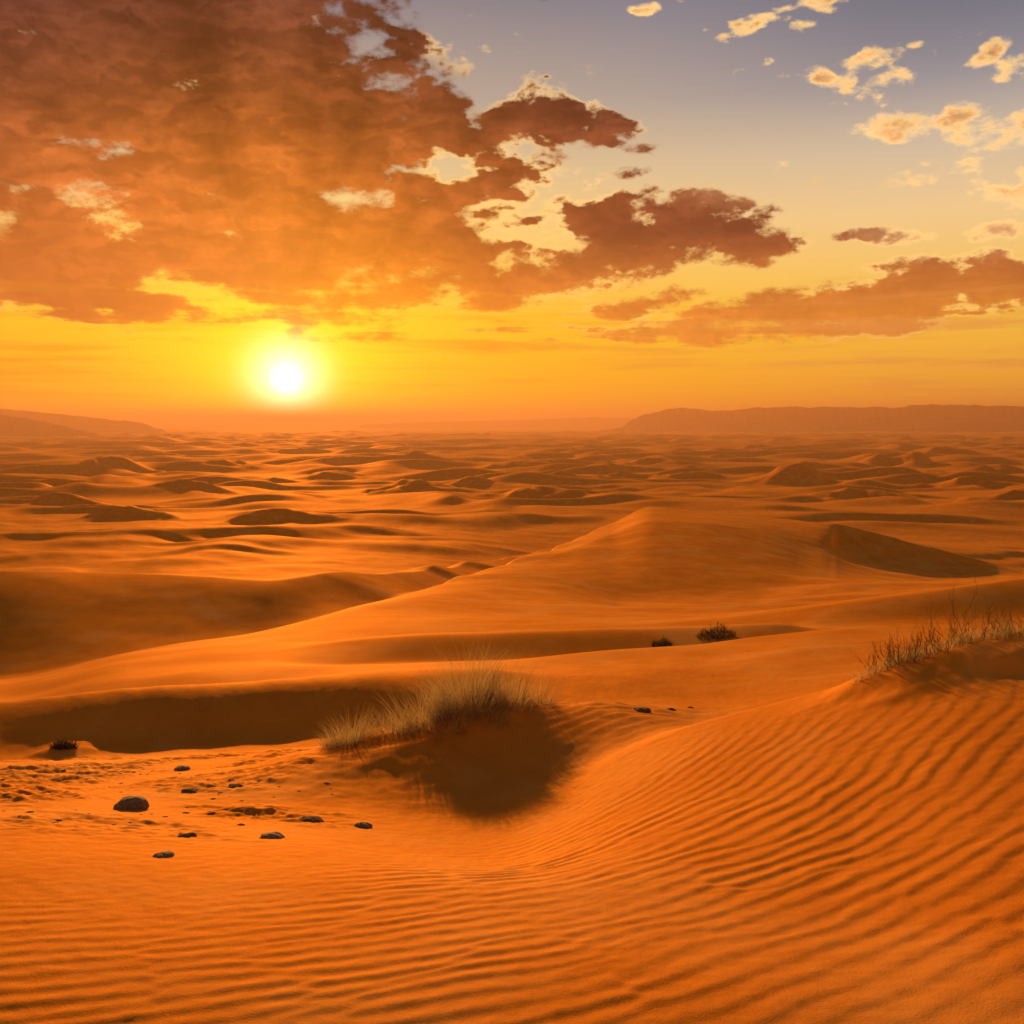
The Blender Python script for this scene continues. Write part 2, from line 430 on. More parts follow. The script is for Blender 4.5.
def plant_mat(name, c0, c1, trans):
    m_, n, out = material(name)
    rp = n.new('ShaderNodeNewGeometry').outputs['Random Per Island']
    col = n.mix(rp, c0, c1)
    d_ = n.new('ShaderNodeBsdfDiffuse'); t_ = n.new('ShaderNodeBsdfTranslucent'); mx = n.new('ShaderNodeMixShader')
    n.put(d_.inputs[0], col); n.put(t_.inputs[0], col); mx.inputs[0].default_value = trans
    n.t.links.new(d_.outputs[0], mx.inputs[1]); n.t.links.new(t_.outputs[0], mx.inputs[2]); n.t.links.new(mx.outputs[0], out.inputs['Surface'])
    return m_
M_blade = plant_mat("dry_grass", (.30, .185, .062), (.66, .43, .16), .66)
M_low = plant_mat("low_grass", (.20, .115, .04), (.40, .24, .09), .45)
M_twig = plant_mat("dry_twig", (.14, .075, .03), (.36, .205, .08), .25)
M_leaf = plant_mat("scrub_leaf", (.045, .032, .012), (.12, .075, .028), .3)

# ------------------------------------------------------------------ ground sheet
idx = np.arange(nr * na, dtype=np.int32).reshape(nr, na)
nxt = np.roll(idx, -1, axis=1)
q = np.stack([idx[:-1], nxt[:-1], nxt[1:], idx[1:]], -1)      # ring of quads; clockwise azimuth
q = q[..., ::-1].reshape(-1)
co = np.stack([X, Y, Z], -1).reshape(-1, 3)
ground = mesh_np("ground", co, q, 4, M_sand)
tag(ground, "orange sand dunes with wind ripples running to the horizon", "desert", kind="structure")
del co, q

# ------------------------------------------------------------------ hills and mesas on the horizon
def hill(name, label, prof, dist, depth, base=-42.0, seed=1, rough=1.0):
    """prof: (picture x, picture y of the skyline); a real massif: steep front, flat or sloping top, back"""
    px_ = np.linspace(prof[0][0], prof[-1][0], 420)
    py_ = np.interp(px_, [p[0] for p in prof], [p[1] for p in prof])
    u = (px_ - 512) / F
    top = np.array([ray(a_, b_)[1] for a_, b_ in zip(px_, py_)]) * dist
    tn = fbm(px_ * .06, px_ * 0 + seed, seed, 4)
    # rows from front foot to back foot: (offset along depth, share of the height)
    prof_rows = [(-.30, 0), (-.20, .14), (-.12, .34), (-.075, .48), (-.04, .62), (-.022, .93), (0, 1.0), (.3, .99), (.7, .94), (.85, .6), (1.0, 0)]
    rows = []
    for k_, (o_, s_) in enumerate(prof_rows):
        gull = (fbm(px_ * .05 + k_ * .12, px_ * 0 + 3 + k_ * .1, seed + 3, 5, .6) * .13 - .05 * np.abs(noise(px_ * .13, px_ * 0 + k_ * .08, seed + 6))) * (1 if s_ < .99 else 0) * rough
        dd = dist + depth * (o_ + gull * .55 * (o_ < 0))
        hh_ = base + (top - base) * np.clip(s_ + gull * s_ * .6, 0, 1.0)
        if s_ >= .9: hh_ = hh_ + tn * .004 * dist * .25 * rough
        rows.append(np.stack([u * dd, dd + 0 * u, hh_ + CZ], -1))
    P = np.stack(rows)
    a_, b_ = P.shape[:2]
    ii = np.arange(a_ * b_).reshape(a_, b_)
    qq = np.stack([ii[:-1, :-1], ii[:-1, 1:], ii[1:, 1:], ii[1:, :-1]], -1).reshape(-1)
    o = mesh_np(name, P.reshape(-1, 3), qq, 4, M_rock)
    tag(o, label, "hill", kind="structure")
    return o
hill("hill", "long flat topped mesa on the right horizon with a stepped edge",
     [(600, 431), (622, 428), (629, 421), (640, 416), (655, 412), (668, 409), (690, 408), (700, 409.5), (718, 411), (735, 410), (752, 407.5), (800, 407), (850, 407), (900, 407.5), (912, 405), (922, 404.5), (960, 405), (1000, 406), (1060, 407), (1150, 409), (1300, 415)], 3300, 1100, seed=4)
hill("hill", "pale sloping hill on the left horizon, the farther of two",
     [(-300, 406), (-150, 405), (0, 408), (30, 411), (60, 414), (90, 417), (112, 420), (140, 422), (155, 427), (165, 431), (176, 440)], 3000, 900, seed=9)
hill("hill", "dark low slope at the left edge in front of the paler hill",
     [(-300, 411), (-100, 412), (0, 415), (20, 417), (40, 420), (60, 425), (80, 430), (96, 433), (118, 442)], 2100, 420, seed=14)
hill("hill", "faint low rise along the middle of the horizon",
     [(360, 425), (400, 423.2), (440, 421.6), (480, 421), (520, 420), (560, 418.5), (590, 417.5), (640, 418), (700, 420)], 6000, 2000, seed=21, rough=.5)

# ------------------------------------------------------------------ plants
def ribbons(name, mat, blades, parent=None, sides=2):
    """blades: lists of (point, half width); sides 2 = flat leaf, 3 = round stem"""
    vs, fs = [], []
    for bl in blades:
        b0 = len(vs); az = random.uniform(0, math.pi)
        nsd = sides
        for (p, w) in bl:
            for k_ in range(nsd):
                an = az + (math.pi * k_ if nsd == 2 else 2 * math.pi * k_ / 3)
                vs.append((p[0] + w * math.cos(an), p[1] + w * math.sin(an), p[2]))
        for s_ in range(len(bl) - 1):
            o_ = b0 + s_ * nsd
            for k_ in range(1 if nsd == 2 else nsd):
                k2 = (k_ + 1) % nsd
                fs.append((o_ + k_, o_ + k2, o_ + nsd + k2, o_ + nsd + k_))
    me_ = bpy.data.meshes.new(name); me_.from_pydata(vs, [], fs)
    me_.materials.append(mat)
    me_.polygons.foreach_set("use_smooth", [True] * len(fs))
    o = bpy.data.objects.new(name, me_); COL.objects.link(o)
    if parent: o.parent = parent
    return o

def blade(x0, y0, z0, az, lean, length, w, curl=.6, seg=5, kink=0.0):
    pts = []
    px_, py_, pz_ = x0, y0, z0
    th = lean
    for i in range(seg + 1):
        pts.append(((px_, py_, pz_), w * (1 - (i / seg) * .88)))
        st = length / seg
        px_ += st * math.sin(th) * math.cos(az); py_ += st * math.sin(th) * math.sin(az); pz_ += st * math.cos(th)
        th += curl / seg * (i + 1) / seg * 2
        az += random.uniform(-kink, kink)
    return pts

def empty(name, loc):
    o = bpy.data.objects.new(name, None); o.location = loc; o.empty_display_size = .2
    COL.objects.link(o); return o

def grass_tuft(label, clumps, group=None):
    """clumps: (picture x, distance, radius, blade count, height)"""
    cx_, cy_ = np.mean([pt(c[0], c[1]) for c in clumps], axis=0)
    root = empty("grass_tuft", (cx_, cy_, ground_z(cx_, cy_)))
    tag(root, label, "grass tuft", group)
    hi, lo, st = [], [], []
    for (px_, d_, rad_, cnt, ht) in clumps:
        gx, gy = pt(px_, d_)
        for i in range(cnt):
            a_ = random.uniform(0, 2 * math.pi); rr = rad_ * math.sqrt(random.random())
            x_, y_ = gx + rr * math.cos(a_), gy + rr * math.sin(a_)
            z_ = ground_z(x_, y_) - .02
            l_ = ht * random.uniform(.45, 1.0) * (1 - .35 * (rr / rad_) ** 2)
            lean = abs(random.gauss(.12, .22)) + .35 * rr / rad_
            az = a_ + random.gauss(0, .6)
            P = (x_ - cx_, y_ - cy_, z_ - root.location.z)
            if random.random() < .3:
                lo.append(blade(*P, az, lean + .5, l_ * .5, .0035, 1.2, 4, .3))
            else:
                hi.append(blade(*P, az, lean, l_, random.uniform(.0007, .0015), random.uniform(.2, 1.5), 6, .16))
        for i in range(max(8, cnt // 70)):
            a_ = random.uniform(0, 2 * math.pi)
            x_, y_ = gx + rad_ * .6 * math.cos(a_), gy + rad_ * .6 * math.sin(a_)
            st.append(blade(x_ - cx_, y_ - cy_, ground_z(x_, y_) - .03 - root.location.z, a_, random.uniform(.1, .6), ht * random.uniform(.35, .7), .0035, .5, 5, .3))
    ribbons("blades", M_blade, hi, root)
    ribbons("dead_leaves", M_low, lo, root)
    ribbons("stems", M_twig, st, root, 3)
    return root

grass_tuft("largest dry grass tuft, standing on top of the shaded sand mound",
           [(468, 9.85, .36, 1700, .90), (425, 9.75, .28, 900, .78), (508, 10.1, .28, 800, .80), (538, 10.4, .20, 380, .62), (450, 9.5, .24, 560, .50), (490, 9.6, .22, 420, .42)])
grass_tuft("smaller dry grass tuft at the left foot of the sand mound",
           [(350, 9.75, .20, 1100, .54), (336, 9.85, .14, 420, .38)])
grass_tuft("sparse low dry grass between the large and the small tuft on the mound",
           [(395, 9.8, .26, 640, .46)])

def twig_shrub(label, px_, d_, spread, ht, count, group=None):
    gx, gy = pt(px_, d_); gz = ground_z(gx, gy)
    root = empty("dry_shrub", (gx, gy, gz)); tag(root, label, "shrub", group)
    br, tw = [], []
    def grow(p, az, th, l, w, depth):
        pts = [(p, w)]
        segs = 3
        for i in range(segs):
            th2 = th + random.gauss(0, .22); az += random.gauss(0, .3)
            st_ = l / segs
            p = (p[0] + st_ * math.sin(th2) * math.cos(az), p[1] + st_ * math.sin(th2) * math.sin(az), p[2] + st_ * math.cos(th2))
            pts.append((p, w * (1 - .22 * (i + 1))))
            if depth and random.random() < .85:
                grow(p, az + random.choice((-1, 1)) * random.uniform(.5, 1.3), th2 + random.uniform(-.5, .5), l * random.uniform(.45, .75), w * .6, depth - 1)
        (br if depth > 1 else tw).append(pts)
    for i in range(count):
        a_ = random.uniform(0, 2 * math.pi); rr = spread * math.sqrt(random.random())
        x_, y_ = gx + rr * math.cos(a_) * 1.0, gy + rr * math.sin(a_) * .5
        grow((x_ - gx, y_ - gy, ground_z(x_, y_) - .015 - gz), random.uniform(0, 6.28), random.uniform(.35, 1.35), ht * random.uniform(.5, 1.0), .004, 3)
    ribbons("branches", M_twig, br + tw, root, 3)
    lv = []
    for i in range(count * 22):
        a_ = random.uniform(0, 2 * math.pi); rr = spread * 1.15 * math.sqrt(random.random())
        x_, y_ = gx + rr * math.cos(a_), gy + rr * math.sin(a_) * .5
        lv.append(blade(x_ - gx, y_ - gy, ground_z(x_, y_) - .015 - gz, random.uniform(0, 6.28), abs(random.gauss(.3, .35)), ht * random.uniform(.35, .85), .0018, .9, 5, .25))
    ribbons("dry_leaves", M_blade, lv, root)
    return root
G = "dry shrubs along the crest of the near right dune"
twig_shrub("leftmost dry twiggy shrub on the near right crest, leaning out over the slope", 886, 7.75, .26, .17, 26, G)
twig_shrub("widest dry twiggy shrub on the near right crest, dense and low", 930, 7.75, .36, .18, 44, G)
twig_shrub("tallest sparse dry shrub on the near right crest, between the widest and the edge one", 975, 7.7, .22, .27, 16, G)
twig_shrub("dry twiggy shrub on the near right crest cut by the photo's right edge", 1020, 7.55, .26, .18, 26, G)

def scrub(label, px_, py_, wid, ht, seed):
    gx, gy, gz = at(px_, py_)
    root = empty("scrub_bush", (gx, gy, gz)); tag(root, label, "bush", "dark scrub bushes beyond the tufts")
    lv, st = [], []
    for i in range(int(900 * wid)):
        a_ = random.uniform(0, 6.28); rr = wid / 2 * math.sqrt(random.random()); e_ = random.random()
        x_, y_ = rr * math.cos(a_), rr * math.sin(a_) * .6
        lump = .55 + .45 * math.sin(3.1 * x_ / wid * 2 + seed) ** 2
        z_ = ht * lump * (1 - (2 * rr / wid) ** 2 * .8) * e_
        z0_ = ground_z(gx + x_, gy + y_) - gz
        lv.append(blade(x_, y_, z0_ + z_ - .02, random.uniform(0, 6.28), random.uniform(.1, 1.2), random.uniform(.06, .14), .007, .5, 2))
    for i in range(24):
        a_ = random.uniform(0, 6.28)
        st.append(blade(random.gauss(0, wid * .12), random.gauss(0, wid * .06), -.03, a_, random.uniform(.2, 1.1), wid * .45, .008, .3, 4, .3))
    ribbons("foliage", M_leaf, lv, root); ribbons("stems", M_twig, st, root, 3)
scrub("dark round scrub bush on the rim of the lit sand sheet, the larger of two", 716, 638, .95, .36, 1)
scrub("small dark scrub bush just left of the larger one on the sand rim", 662, 646, .50, .20, 4)
scrub("low dark scrub on a tiny mound at the foot of the left dune", 64, 748, .36, .10, 2)

# ------------------------------------------------------------------ stones and clods
def rock_mesh(name, seed, mat, flat=.6, rough=.22):
    import bmesh
    bm = bmesh.new(); bmesh.ops.create_icosphere(bm, subdivisions=4, radius=.5)
    P = np.array([v.co[:] for v in bm.verts])
    nn = (fbm(P[:, 0] * 2.1 + P[:, 2] * 1.3 + seed, P[:, 1] * 2.1 - P[:, 2] * 1.7, seed, 3)) * rough
    nn += .05 * fbm(P[:, 0] * 9 + P[:, 2] * 4, P[:, 1] * 9 - P[:, 2] * 5, seed + 8, 2)
    P = P * (1 + nn)[:, None]; P[:, 2] *= flat
    for v, p in zip(bm.verts, P): v.co = p
    me_ = bpy.data.meshes.new(name); bm.to_mesh(me_); bm.free()
    me_.polygons.foreach_set("use_smooth", [True] * len(me_.polygons)); me_.materials.append(mat)
    return me_
def put_rock(name, me_, px_, py_, wpx, label, cat, group=None, sink=.25, sy=.8):
    x_, y_, z_ = at(px_, py_)
    w = wpx * (.86 if name == 'stone' else .78) / F * y_
    o = bpy.data.objects.new(name, me_); COL.objects.link(o)
    o.scale = (w, w * sy, w); o.rotation_euler = (random.uniform(-.1, .1), random.uniform(-.1, .1), random.uniform(-.4, .4))
    o.location = (x_, y_, z_ + w * (.17 - sink)); tag(o, label, cat, group)
    return o
round_me = rock_mesh("stone", 3, M_stone, .62, .14)
flat_me = [rock_mesh("stone", 12 + i, M_stone, .42, .25) for i in range(3)]
clod_me = [rock_mesh("soil_clod", 30 + i, M_clod, .40, .42) for i in range(4)]
put_rock("stone", round_me, 131, 809, 39, "biggest rounded grey stone lying on the rough sand at left", "stone", None, .10)
put_rock("stone", flat_me[0], 182, 770, 17, "small round grey stone behind the biggest stone, near the dune's foot", "stone", None, .12)
put_rock("stone", flat_me[1], 272, 838, 31, "flat wedge shaped stone half buried in smooth sand in front of the mound", "stone", None, .21)
put_rock("stone", flat_me[2], 363, 827, 22, "small dark stone on the sand right of the flat wedge shaped stone", "stone", None, .16)
put_rock("stone", flat_me[0], 162, 857, 26, "nearest flat dark stone, alone on the smooth sand at left", "stone", None, .2)
put_rock("soil_clod", clod_me[0], 308, 822, 34, "long low dark clod beside the mound, above the flat wedge shaped stone", "clod", None, .27)
put_rock("soil_clod", clod_me[1], 235, 787, 24, "dark clod right of the biggest stone, below the mound's left tail", "clod", None, .25)
put_rock("soil_clod", clod_me[2], 192, 792, 26, "dark crumbling clod just right of the biggest stone", "clod", None, .26)
put_rock("soil_clod", clod_me[3], 185, 836, 26, "low dark clod between the biggest stone and the nearest flat stone", "clod", None, .26)
put_rock("soil_clod", clod_me[1], 641, 711, 24, "largest of three dark clods in the hollow behind the near crest", "clod", "three dark clods in the hollow", .2)
put_rock("soil_clod", clod_me[0], 671, 710, 12, "middle one of three dark clods in the hollow behind the near crest", "clod", "three dark clods in the hollow", .2)
put_rock("soil_clod", clod_me[2], 690, 708, 8, "smallest, rightmost of three dark clods in the hollow behind the near crest", "clod", "three dark clods in the hollow", .2)
for i in range(74):
    px_ = random.uniform(-10, 250) if i < 58 else random.uniform(200, 340)
    py_ = random.uniform(766, 836) if i < 58 else random.uniform(770, 830)
    put_rock("small_clod", clod_me[i % 4], px_, py_, random.choice((3, 4, 4, 5, 5, 6, 8, 11)), "small dark clod scattered over the rough sand at left", "clod", "small clods scattered on the rough sand", .27)

# ------------------------------------------------------------------ haze
def haze_box():
    x0, x1, y0, y1, z0, z1 = -49500, 49500, -49500, 49500, 20.0, 122.0
    vs = [(x0, y0, z0), (x1, y0, z0), (x1, y1, z0), (x0, y1, z0), (x0, y0, z1), (x1, y0, z1), (x1, y1, z1), (x0, y1, z1)]
    fs = [(0, 3, 2, 1), (4, 5, 6, 7), (0, 1, 5, 4), (1, 2, 6, 5), (2, 3, 7, 6), (3, 0, 4, 7)]
    me_ = bpy.data.meshes.new("haze"); me_.from_pydata(vs, [], fs)
    m_ = bpy.data.materials.new("haze"); m_.use_nodes = True
    t = m_.node_tree; t.nodes.clear()
    o_ = t.nodes.new('ShaderNodeOutputMaterial'); v_ = t.nodes.new('ShaderNodeVolumePrincipled')
    v_.inputs['Color'].default_value = (.56, .26, .13, 1)
    v_.inputs['Density'].default_value = 0.00039
    v_.inputs['Anisotropy'].default_value = .45
    t.links.new(v_.outputs[0], o_.inputs['Volume'])
    me_.materials.append(m_)
    o = bpy.data.objects.new("haze", me_); COL.objects.link(o)
    tag(o, "warm dusty haze lying over the whole desert plain", "haze", kind="stuff")
haze_box()

# ------------------------------------------------------------------ sky
SKY = 0.885
def sky():
    w = bpy.data.worlds.new("World"); sc.world = w; w.use_nodes = True
    t = w.node_tree; t.nodes.clear(); n = N(t)
    out = n.new('ShaderNodeOutputWorld'); bg = n.new('ShaderNodeBackground')
    D = n.new('ShaderNodeTexCoord').outputs['Generated']
    sep = n.new('ShaderNodeSeparateXYZ'); t.links.new(n.vm('NORMALIZE', D), sep.inputs[0])
    x, y, z = sep.outputs
    az = n.m('ARCTAN2', x, y); el = n.m('ARCSINE', z)
    comb = n.new('ShaderNodeCombineXYZ'); n.put(comb.inputs[0], az); n.put(comb.inputs[1], el)
    P = comb.outputs[0]
    sv = (math.sin(SUN_AZ) * math.cos(SUN_EL_SKY), math.cos(SUN_AZ) * math.cos(SUN_EL_SKY), math.sin(SUN_EL_SKY))
    sd = n.m('ARCCOSINE', n.m('MINIMUM', n.vm('DOT_PRODUCT', n.vm('NORMALIZE', D), sv, 1), .9999999))   # angle to the sun
    E = n.m('MULTIPLY', el, F / 1000)           # about picture heights/1000 above the horizon
    # stretched distance to the sun: the glow spreads along the horizon
    daz = n.m('SUBTRACT', az, SUN_AZ); delv = n.m('SUBTRACT', el, SUN_EL_SKY)
    sflat = n.m('SQRT', n.m('ADD', n.m('MULTIPLY', n.m('POWER', n.m('ABSOLUTE', daz), 2.0), .28), n.m('POWER', n.m('ABSOLUTE', delv), 2.0)))
    # ---- clear air
    air = n.ramp(n.m('MULTIPLY', E, 1.6, clamp=True), [
        (0, (.86, .30, .02)), (.05, (.95, .42, .010)), (.16, (.98, .56, .03)), (.224, (.96, .60, .13)), (.30, (.90, .63, .28)),
        (.384, (.64, .53, .36)), (.48, (.335, .335, .345)), (.61, (.145, .19, .275)), (.75, (.075, .12, .20)), (1.0, (.06, .075, .12))])
    # bluer far from the sun, higher up
    air = n.mix(n.step(az, .0, .45), air, (0, 0, .035), 'ADD')
    blue = n.m('MULTIPLY', n.step(az, .08, .42), n.step(E, .24, .40))
    air = n.mix(n.m('MULTIPLY', blue, .92), air, (.09, .14, .205))
    nish = n.new('ShaderNodeTexSky', sky_type='NISHITA')
    nish.sun_disc = False; nish.sun_elevation = SUN_EL; nish.sun_rotation = SUN_AZ; nish.dust_density = 3.0
    air = n.mix(1.0, air, n.vm('MULTIPLY', nish.outputs[0], (.0008, .0007, .0004)), 'ADD')
    air = n.mix(n.m('MULTIPLY', n.m('EXPONENT', n.m('DIVIDE', sflat, -.15)), .95), air, (1.0, .50, .0))
    gs = n.m('SQRT', n.m('ADD', n.m('MULTIPLY', n.m('POWER', n.m('ABSOLUTE', daz), 2.0), .62), n.m('POWER', n.m('ABSOLUTE', delv), 2.0)))
    glow = n.m('EXPONENT', n.m('DIVIDE', gs, -.060))
    air = n.mix(glow, air, (1.3, 1.15, .04), 'ADD')
    # ---- clouds
    wn = n.noise(P, 7, 3, .5, out='Color')
    Pw = n.vm('ADD', P, n.vm('MULTIPLY', n.vm('SUBTRACT', wn, (.5, .5, .5)), (.075, .04, 0)))
    def blob(px, py, rx, ry, rot=0, s=1.0):
        u, v = ray(px, py)
        a_ = math.atan(u); e_ = math.atan(v * math.cos(a_))
        mp = n.new('ShaderNodeMapping', vector_type='TEXTURE')
        mp.inputs[1].default_value = (a_, e_, 0); mp.inputs[2].default_value = (0, 0, math.radians(rot)); mp.inputs[3].default_value = (rx / F, ry / F, 1)
        n.put(mp.inputs[0], Pw)
        l2 = n.vm('DOT_PRODUCT', mp.outputs[0], mp.outputs[0], 1)
        return n.m('MULTIPLY_ADD', l2, -s, s)
    blobs = [(120, 40, 285, 140, 0, 1.1), (270, 150, 230, 130, 0, 1.1), (120, 250, 280, 85, 0, 1.0), (330, 260, 190, 80, 0, 1.0), (-40, 130, 170, 190, 0, .9),
             (300, 70, 105, 60, -25, .9), (395, 45, 80, 15, -14, .45), (455, 94, 46, 22, -8, .70), (530, 122, 76, 27, -6, .78), (478, 162, 62, 30, 0, .55), (542, 168, 44, 22, 0, .68), (604, 118, 44, 8, -8, .40),
             (430, 190, 80, 26, 0, .40), (500, 214, 90, 28, 0, .50), (390, 232, 130, 34, 0, .7), (470, 270, 130, 38, 0, .8),
             (640, 232, 130, 44, 0, 1.35), (590, 262, 115, 32, 0, 1.0), (742, 254, 58, 20, 6, .8), (715, 210, 85, 11, -3, .6), (540, 290, 130, 26, 0, .7), (655, 298, 60, 12, 6, .65), (560, 325, 60, 6, 0, .45),
             (850, 308, 215, 28, 5, 1.35), (965, 288, 110, 24, 4, 1.2), (885, 278, 75, 11, 5, .65), (1000, 310, 90, 9, 2, .5),
             (905, 241, 52, 9, 0, .6), (1010, 235, 45, 11, 3, .6), (990, 262, 40, 6, 0, .45), (560, 328, 90, 6, 0, .4), (540, 345, 60, 4, 0, .4),
             (750, 25, 28, 11, 0, .55), (796, 39, 20, 9, 0, .5), (705, 38, 18, 6, -6, .42), (815, 3, 28, 9, 0, .55), (866, 50, 24, 11, 8, .5), (868, 83, 40, 13, -6, .55), (803, 75, 22, 8, -10, .5),
             (930, 122, 66, 16, -5, .62), (1015, 130, 55, 20, 0, .66), (985, 48, 13, 8, 20, .5), (1020, 66, 22, 15, 0, .6), (634, 8, 16, 6, 0, .5), (1005, 185, 60, 22, 0, .48), (930, 185, 70, 9, -6, .42),
             (620, 140, 48, 9, -8, .45), (615, 165, 50, 8, 8, .38), (485, 14, 10, 4, 0, .42), (770, 65, 8, 4, 0, .45), (905, 40, 9, 4, 0, .45)]
    f = -0.6
    for b_ in blobs:
        f = n.m('SMOOTH_MAX', blob(*b_), f, .12)
    holes = [(168, 288, 66, 18, -6, .75), (50, 55, 60, 24, -40, .1), (5, 165, 80, 20, -8, .18), (150, 222, 110, 24, -12, .10), (50, 235, 90, 20, -5, .2), (215, 190, 60, 18, -20, .15), (456, 165, 26, 22, 0, .5), (385, 203, 60, 12, -8, .34),
             (500, 238, 40, 10, 10, .36), (110, 330, 120, 8, 0, .3), (440, 130, 14, 20, 0, .4), (520, 150, 12, 10, 0, .4), (360, 10, 30, 14, -30, .15), (265, 325, 50, 6, 0, .4)]
    for h_ in holes:
        f = n.m('SUBTRACT', f, n.m('MAXIMUM', blob(*h_), 0.0))
    # low clouds thin out along the flat base line just above the sun
    Ps = n.vm('MULTIPLY', P, (1.0, 1.9, 1.0))
    n1 = n.noise(Ps, 10, 9, .60, .15); n3 = n.noise(n.vm('ADD', Ps, (2.7, 5.1, 1)), 95, 4, .6); n2 = n.noise(n.vm('ADD', Ps, (4.2, 1.3, 2.2)), 38, 7, .66)
    f = n.m('MULTIPLY_ADD', n.m('SUBTRACT', n1, .5), 2.1, f)
    f = n.m('MULTIPLY_ADD', n.m('SUBTRACT', n2, .5), n.step(az, .02, .2, .80, 1.4), f)
    f = n.m('MULTIPLY_ADD', n.m('SUBTRACT', n3, .5), n.step(az, .02, .2, .16, .5), f)
    stv = n.noise(n.vm('MULTIPLY', P, (6, 70, 1)), 1.0, 5, .55)
    f = n.m('MULTIPLY_ADD', n.m('MULTIPLY', n.m('SUBTRACT', stv, .5), n.step(E, .15, .09)), 2.2, f)
    # rounded puffs: warped cells, thick in their middles and thin along the seams
    def puffs(vec):
        vo = n.new('ShaderNodeTexVoronoi', feature='SMOOTH_F1')
        n.put(vo.inputs['Vector'], vec); vo.inputs['Scale'].default_value = 15; vo.inputs['Detail'].default_value = 2.0
        vo.inputs['Roughness'].default_value = .55; vo.inputs['Smoothness'].default_value = .35
        return vo.outputs['Distance']
    Pv = n.vm('ADD', Ps, n.vm('MULTIPLY', n.vm('SUBTRACT', n.noise(Ps, 26, 3, .5, out='Color'), (.5, .5, .5)), (.05, .04, 0)))
    sunp = n.new('ShaderNodeCombineXYZ'); n.put(sunp.inputs[0], SUN_AZ); n.put(sunp.inputs[1], SUN_EL_SKY * 1.9)
    tosun = n.vm('NORMALIZE', n.vm('SUBTRACT', sunp.outputs[0], Ps))
    p0 = puffs(Pv); p1 = puffs(n.vm('ADD', Pv, n.vm('MULTIPLY', tosun, (.014, .014, .014))))
    f = n.m('MULTIPLY_ADD', n.m('SUBTRACT', n.step(az, -.05, .12, .86, .74), p0), n.m('MULTIPLY', n.step(E, .10, .20, .5, 1.0), n.step(az, -.20, -.08, .55, 1.25)), f)
    dens = n.m('SUBTRACT', f, .08)
    cut = n.step(E, .050, .086)
    dens = n.m('ADD', dens, n.m('MULTIPLY_ADD', cut, .8, -.8))
    alpha = n.step(dens, -.12, n.m('MAXIMUM', n.step(E, .10, .22, .70, .52), n.step(az, .14, .30, .1, .70)))
    core = n.ramp(n.m('MULTIPLY', E, 2.0, clamp=True), [
        (0, (.80, .30, .03)), (.20, (.76, .25, .035)), (.27, (.55, .16, .035)), (.36, (.17, .046, .025)), (.50, (.16, .042, .022)), (.58, (.055, .018, .019)), (.70, (.020, .011, .020)), (.9, (.016, .012, .027))])
    warm = n.m('EXPONENT', n.m('DIVIDE', sd, -.118))
    core = n.mix(n.m('MULTIPLY', warm, 1.9, clamp=True), core, (1.0, .25, .003))
    core = n.mix(n.m('MULTIPLY', n.step(sd, .22, .04), .5), core, (1.0, .36, .004))
    # small clouds high on the right are lit through
    lit = n.m('MAXIMUM', n.m('MULTIPLY', n.step(az, .13, .24), n.step(E, .19, .25)), n.m('MULTIPLY', n.step(az, .30, .40), n.step(E, .135, .175)))
    core = n.mix(n.m('MULTIPLY', n.step(az, -.02, -.28), n.step(E, .29, .13)), core, (.60, .15, .03))
    lit = n.m('MAXIMUM', lit, n.m('MULTIPLY', n.step(az, .08, .12), n.step(E, .33, .37)))
    core = n.mix(lit, core, (.70, .36, .15))
    det = n.step(n.noise(n.vm('ADD', Ps, (9.1, 3.3, 0)), 11, 7, .55), .36, .66, .78, 1.22, False)
    det = n.m('MULTIPLY', det, n.step(dens, .25, 2.0, 1.18, .66, False))
    det = n.m('MULTIPLY', det, n.step(n2, .34, .66, 1.10, .90, False))
    relief = n.step(n.m('SUBTRACT', p1, p0), -.16, .16, .74, 1.26, False)     # faces turned to the sun
    det = n.m('MULTIPLY', det, n.mix(n.step(dens, .5, 1.6, 0, .6), relief, (1, 1, 1)))
    angv = n.new('ShaderNodeCombineXYZ'); n.put(angv.inputs[0], n.m('MULTIPLY', n.m('ARCTAN2', delv, daz), 3.2)); n.put(angv.inputs[1], n.m('MULTIPLY', sd, 1.2))
    rays = n.step(n.noise(angv.outputs[0], 1.0, 3, .55), .34, .66, .70, 1.30, False)      # thick and thin bands running out from the sun
    det = n.m('MULTIPLY', det, rays)
    det = n.m('ADD', 1.0, n.m('MULTIPLY', n.m('SUBTRACT', det, 1.0), n.step(E, .10, .34, .30, 1.0)))
    cm = n.new('ShaderNodeVectorMath', operation='SCALE'); n.put(cm.inputs[0], core); n.put(cm.inputs[3], det); core = cm.outputs[0]
    rim_b = n.mix(n.step(sd, .05, .42), (1.35, .72, .03), (1.30, .82, .30))
    patchy = n.step(n.noise(n.vm('ADD', Ps, (1.7, 8.2, 3)), 5.5, 3, .5), .44, .60)
    patchy = n.m('MAXIMUM', patchy, lit)
    rim = n.mix(patchy, n.mix(.55, air, core), rim_b)
    core = n.mix(glow, core, (1.6, .62, .0), 'ADD')
    thick = n.step(dens, n.m('MULTIPLY', patchy, .10), n.m('MULTIPLY_ADD', lit, .55, .50))
    body = n.mix(thick, rim, core)
    skyc = n.mix(alpha, air, body)
    # thin streaks of dusty stratus low over the horizon
    st2 = n.noise(n.vm('MULTIPLY', n.vm('ADD', P, (.37, .11, 0)), (3.2, 62, 1)), 1.0, 5, .6)
    low = n.m('MULTIPLY', n.step(E, .012, .035), n.step(E, .15, .085))
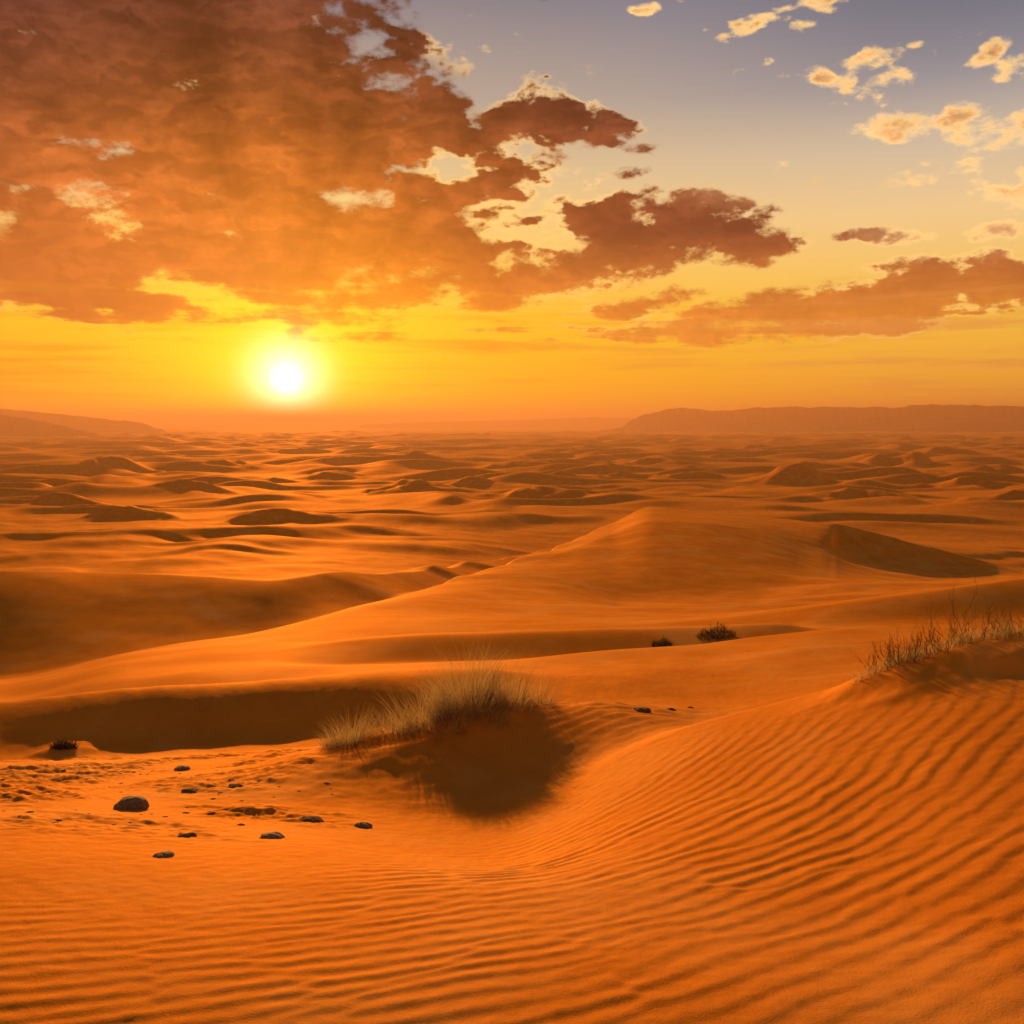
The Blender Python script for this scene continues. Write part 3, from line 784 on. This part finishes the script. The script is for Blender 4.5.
    skyc = n.mix(n.m('MULTIPLY', n.m('MULTIPLY', n.step(st2, .47, .70), low), n.step(sd, .06, .22, .15, .60)), skyc, n.mix(n.step(az, -.1, .35), (.88, .30, .012), (.80, .30, .07)))
    # ---- the sun, its disc swollen by the haze, and its aureole
    gauss = n.m('EXPONENT', n.m('MULTIPLY', n.m('POWER', n.m('DIVIDE', sd, .030), 2.0), -1.0))
    skyc = n.mix(gauss, skyc, (1.6, 1.7, 1.5), 'ADD')
    skyc = n.mix(n.step(sd, .022, .0), skyc, (1.2, 1.2, 1.2), 'ADD')
    # below the horizon: dusty ground light
    skyc = n.mix(n.step(E, -.002, -.03), skyc, (.30, .13, .04))
    for nd in t.nodes:
        if nd.bl_idname == 'ShaderNodeTexNoise': nd.noise_dimensions = '2D'
        elif nd.bl_idname == 'ShaderNodeTexVoronoi': nd.voronoi_dimensions = '2D'
    t.links.new(skyc, bg.inputs[0]); bg.inputs[1].default_value = SKY
    t.links.new(bg.outputs[0], out.inputs[0])
sky()

# ------------------------------------------------------------------ sun, camera, colour
sd_ = bpy.data.lights.new("sun", 'SUN'); sd_.energy = 5.0; sd_.angle = math.radians(1.0); sd_.color = (1.0, .56, .17)
so = bpy.data.objects.new("sun", sd_); COL.objects.link(so)
so.rotation_euler = (math.radians(90) - SUN_EL, 0, math.pi - SUN_AZ)
so.location = (0, 0, CZ + 5)
cam = bpy.data.cameras.new("camera"); cam.sensor_width = 36; cam.lens = F / 1024 * 36; cam.clip_start = .05; cam.clip_end = 200000
co_ = bpy.data.objects.new("camera", cam); COL.objects.link(co_)
co_.location = (0, 0, CZ); co_.rotation_euler = (math.pi / 2 - TILT, 0, 0)
sc.camera = co_
vs_ = sc.view_settings
vs_.view_transform = 'Standard'; vs_.look = 'None'; vs_.exposure = 0.18; vs_.gamma = 1.0
sc.render.engine = 'CYCLES'
cy_s = sc.cycles
cy_s.use_denoising = True
try: cy_s.denoiser = 'OPENIMAGEDENOISE'
except Exception: pass
cy_s.max_bounces = 4; cy_s.volume_bounces = 0; cy_s.diffuse_bounces = 2
cy_s.use_fast_gi = False
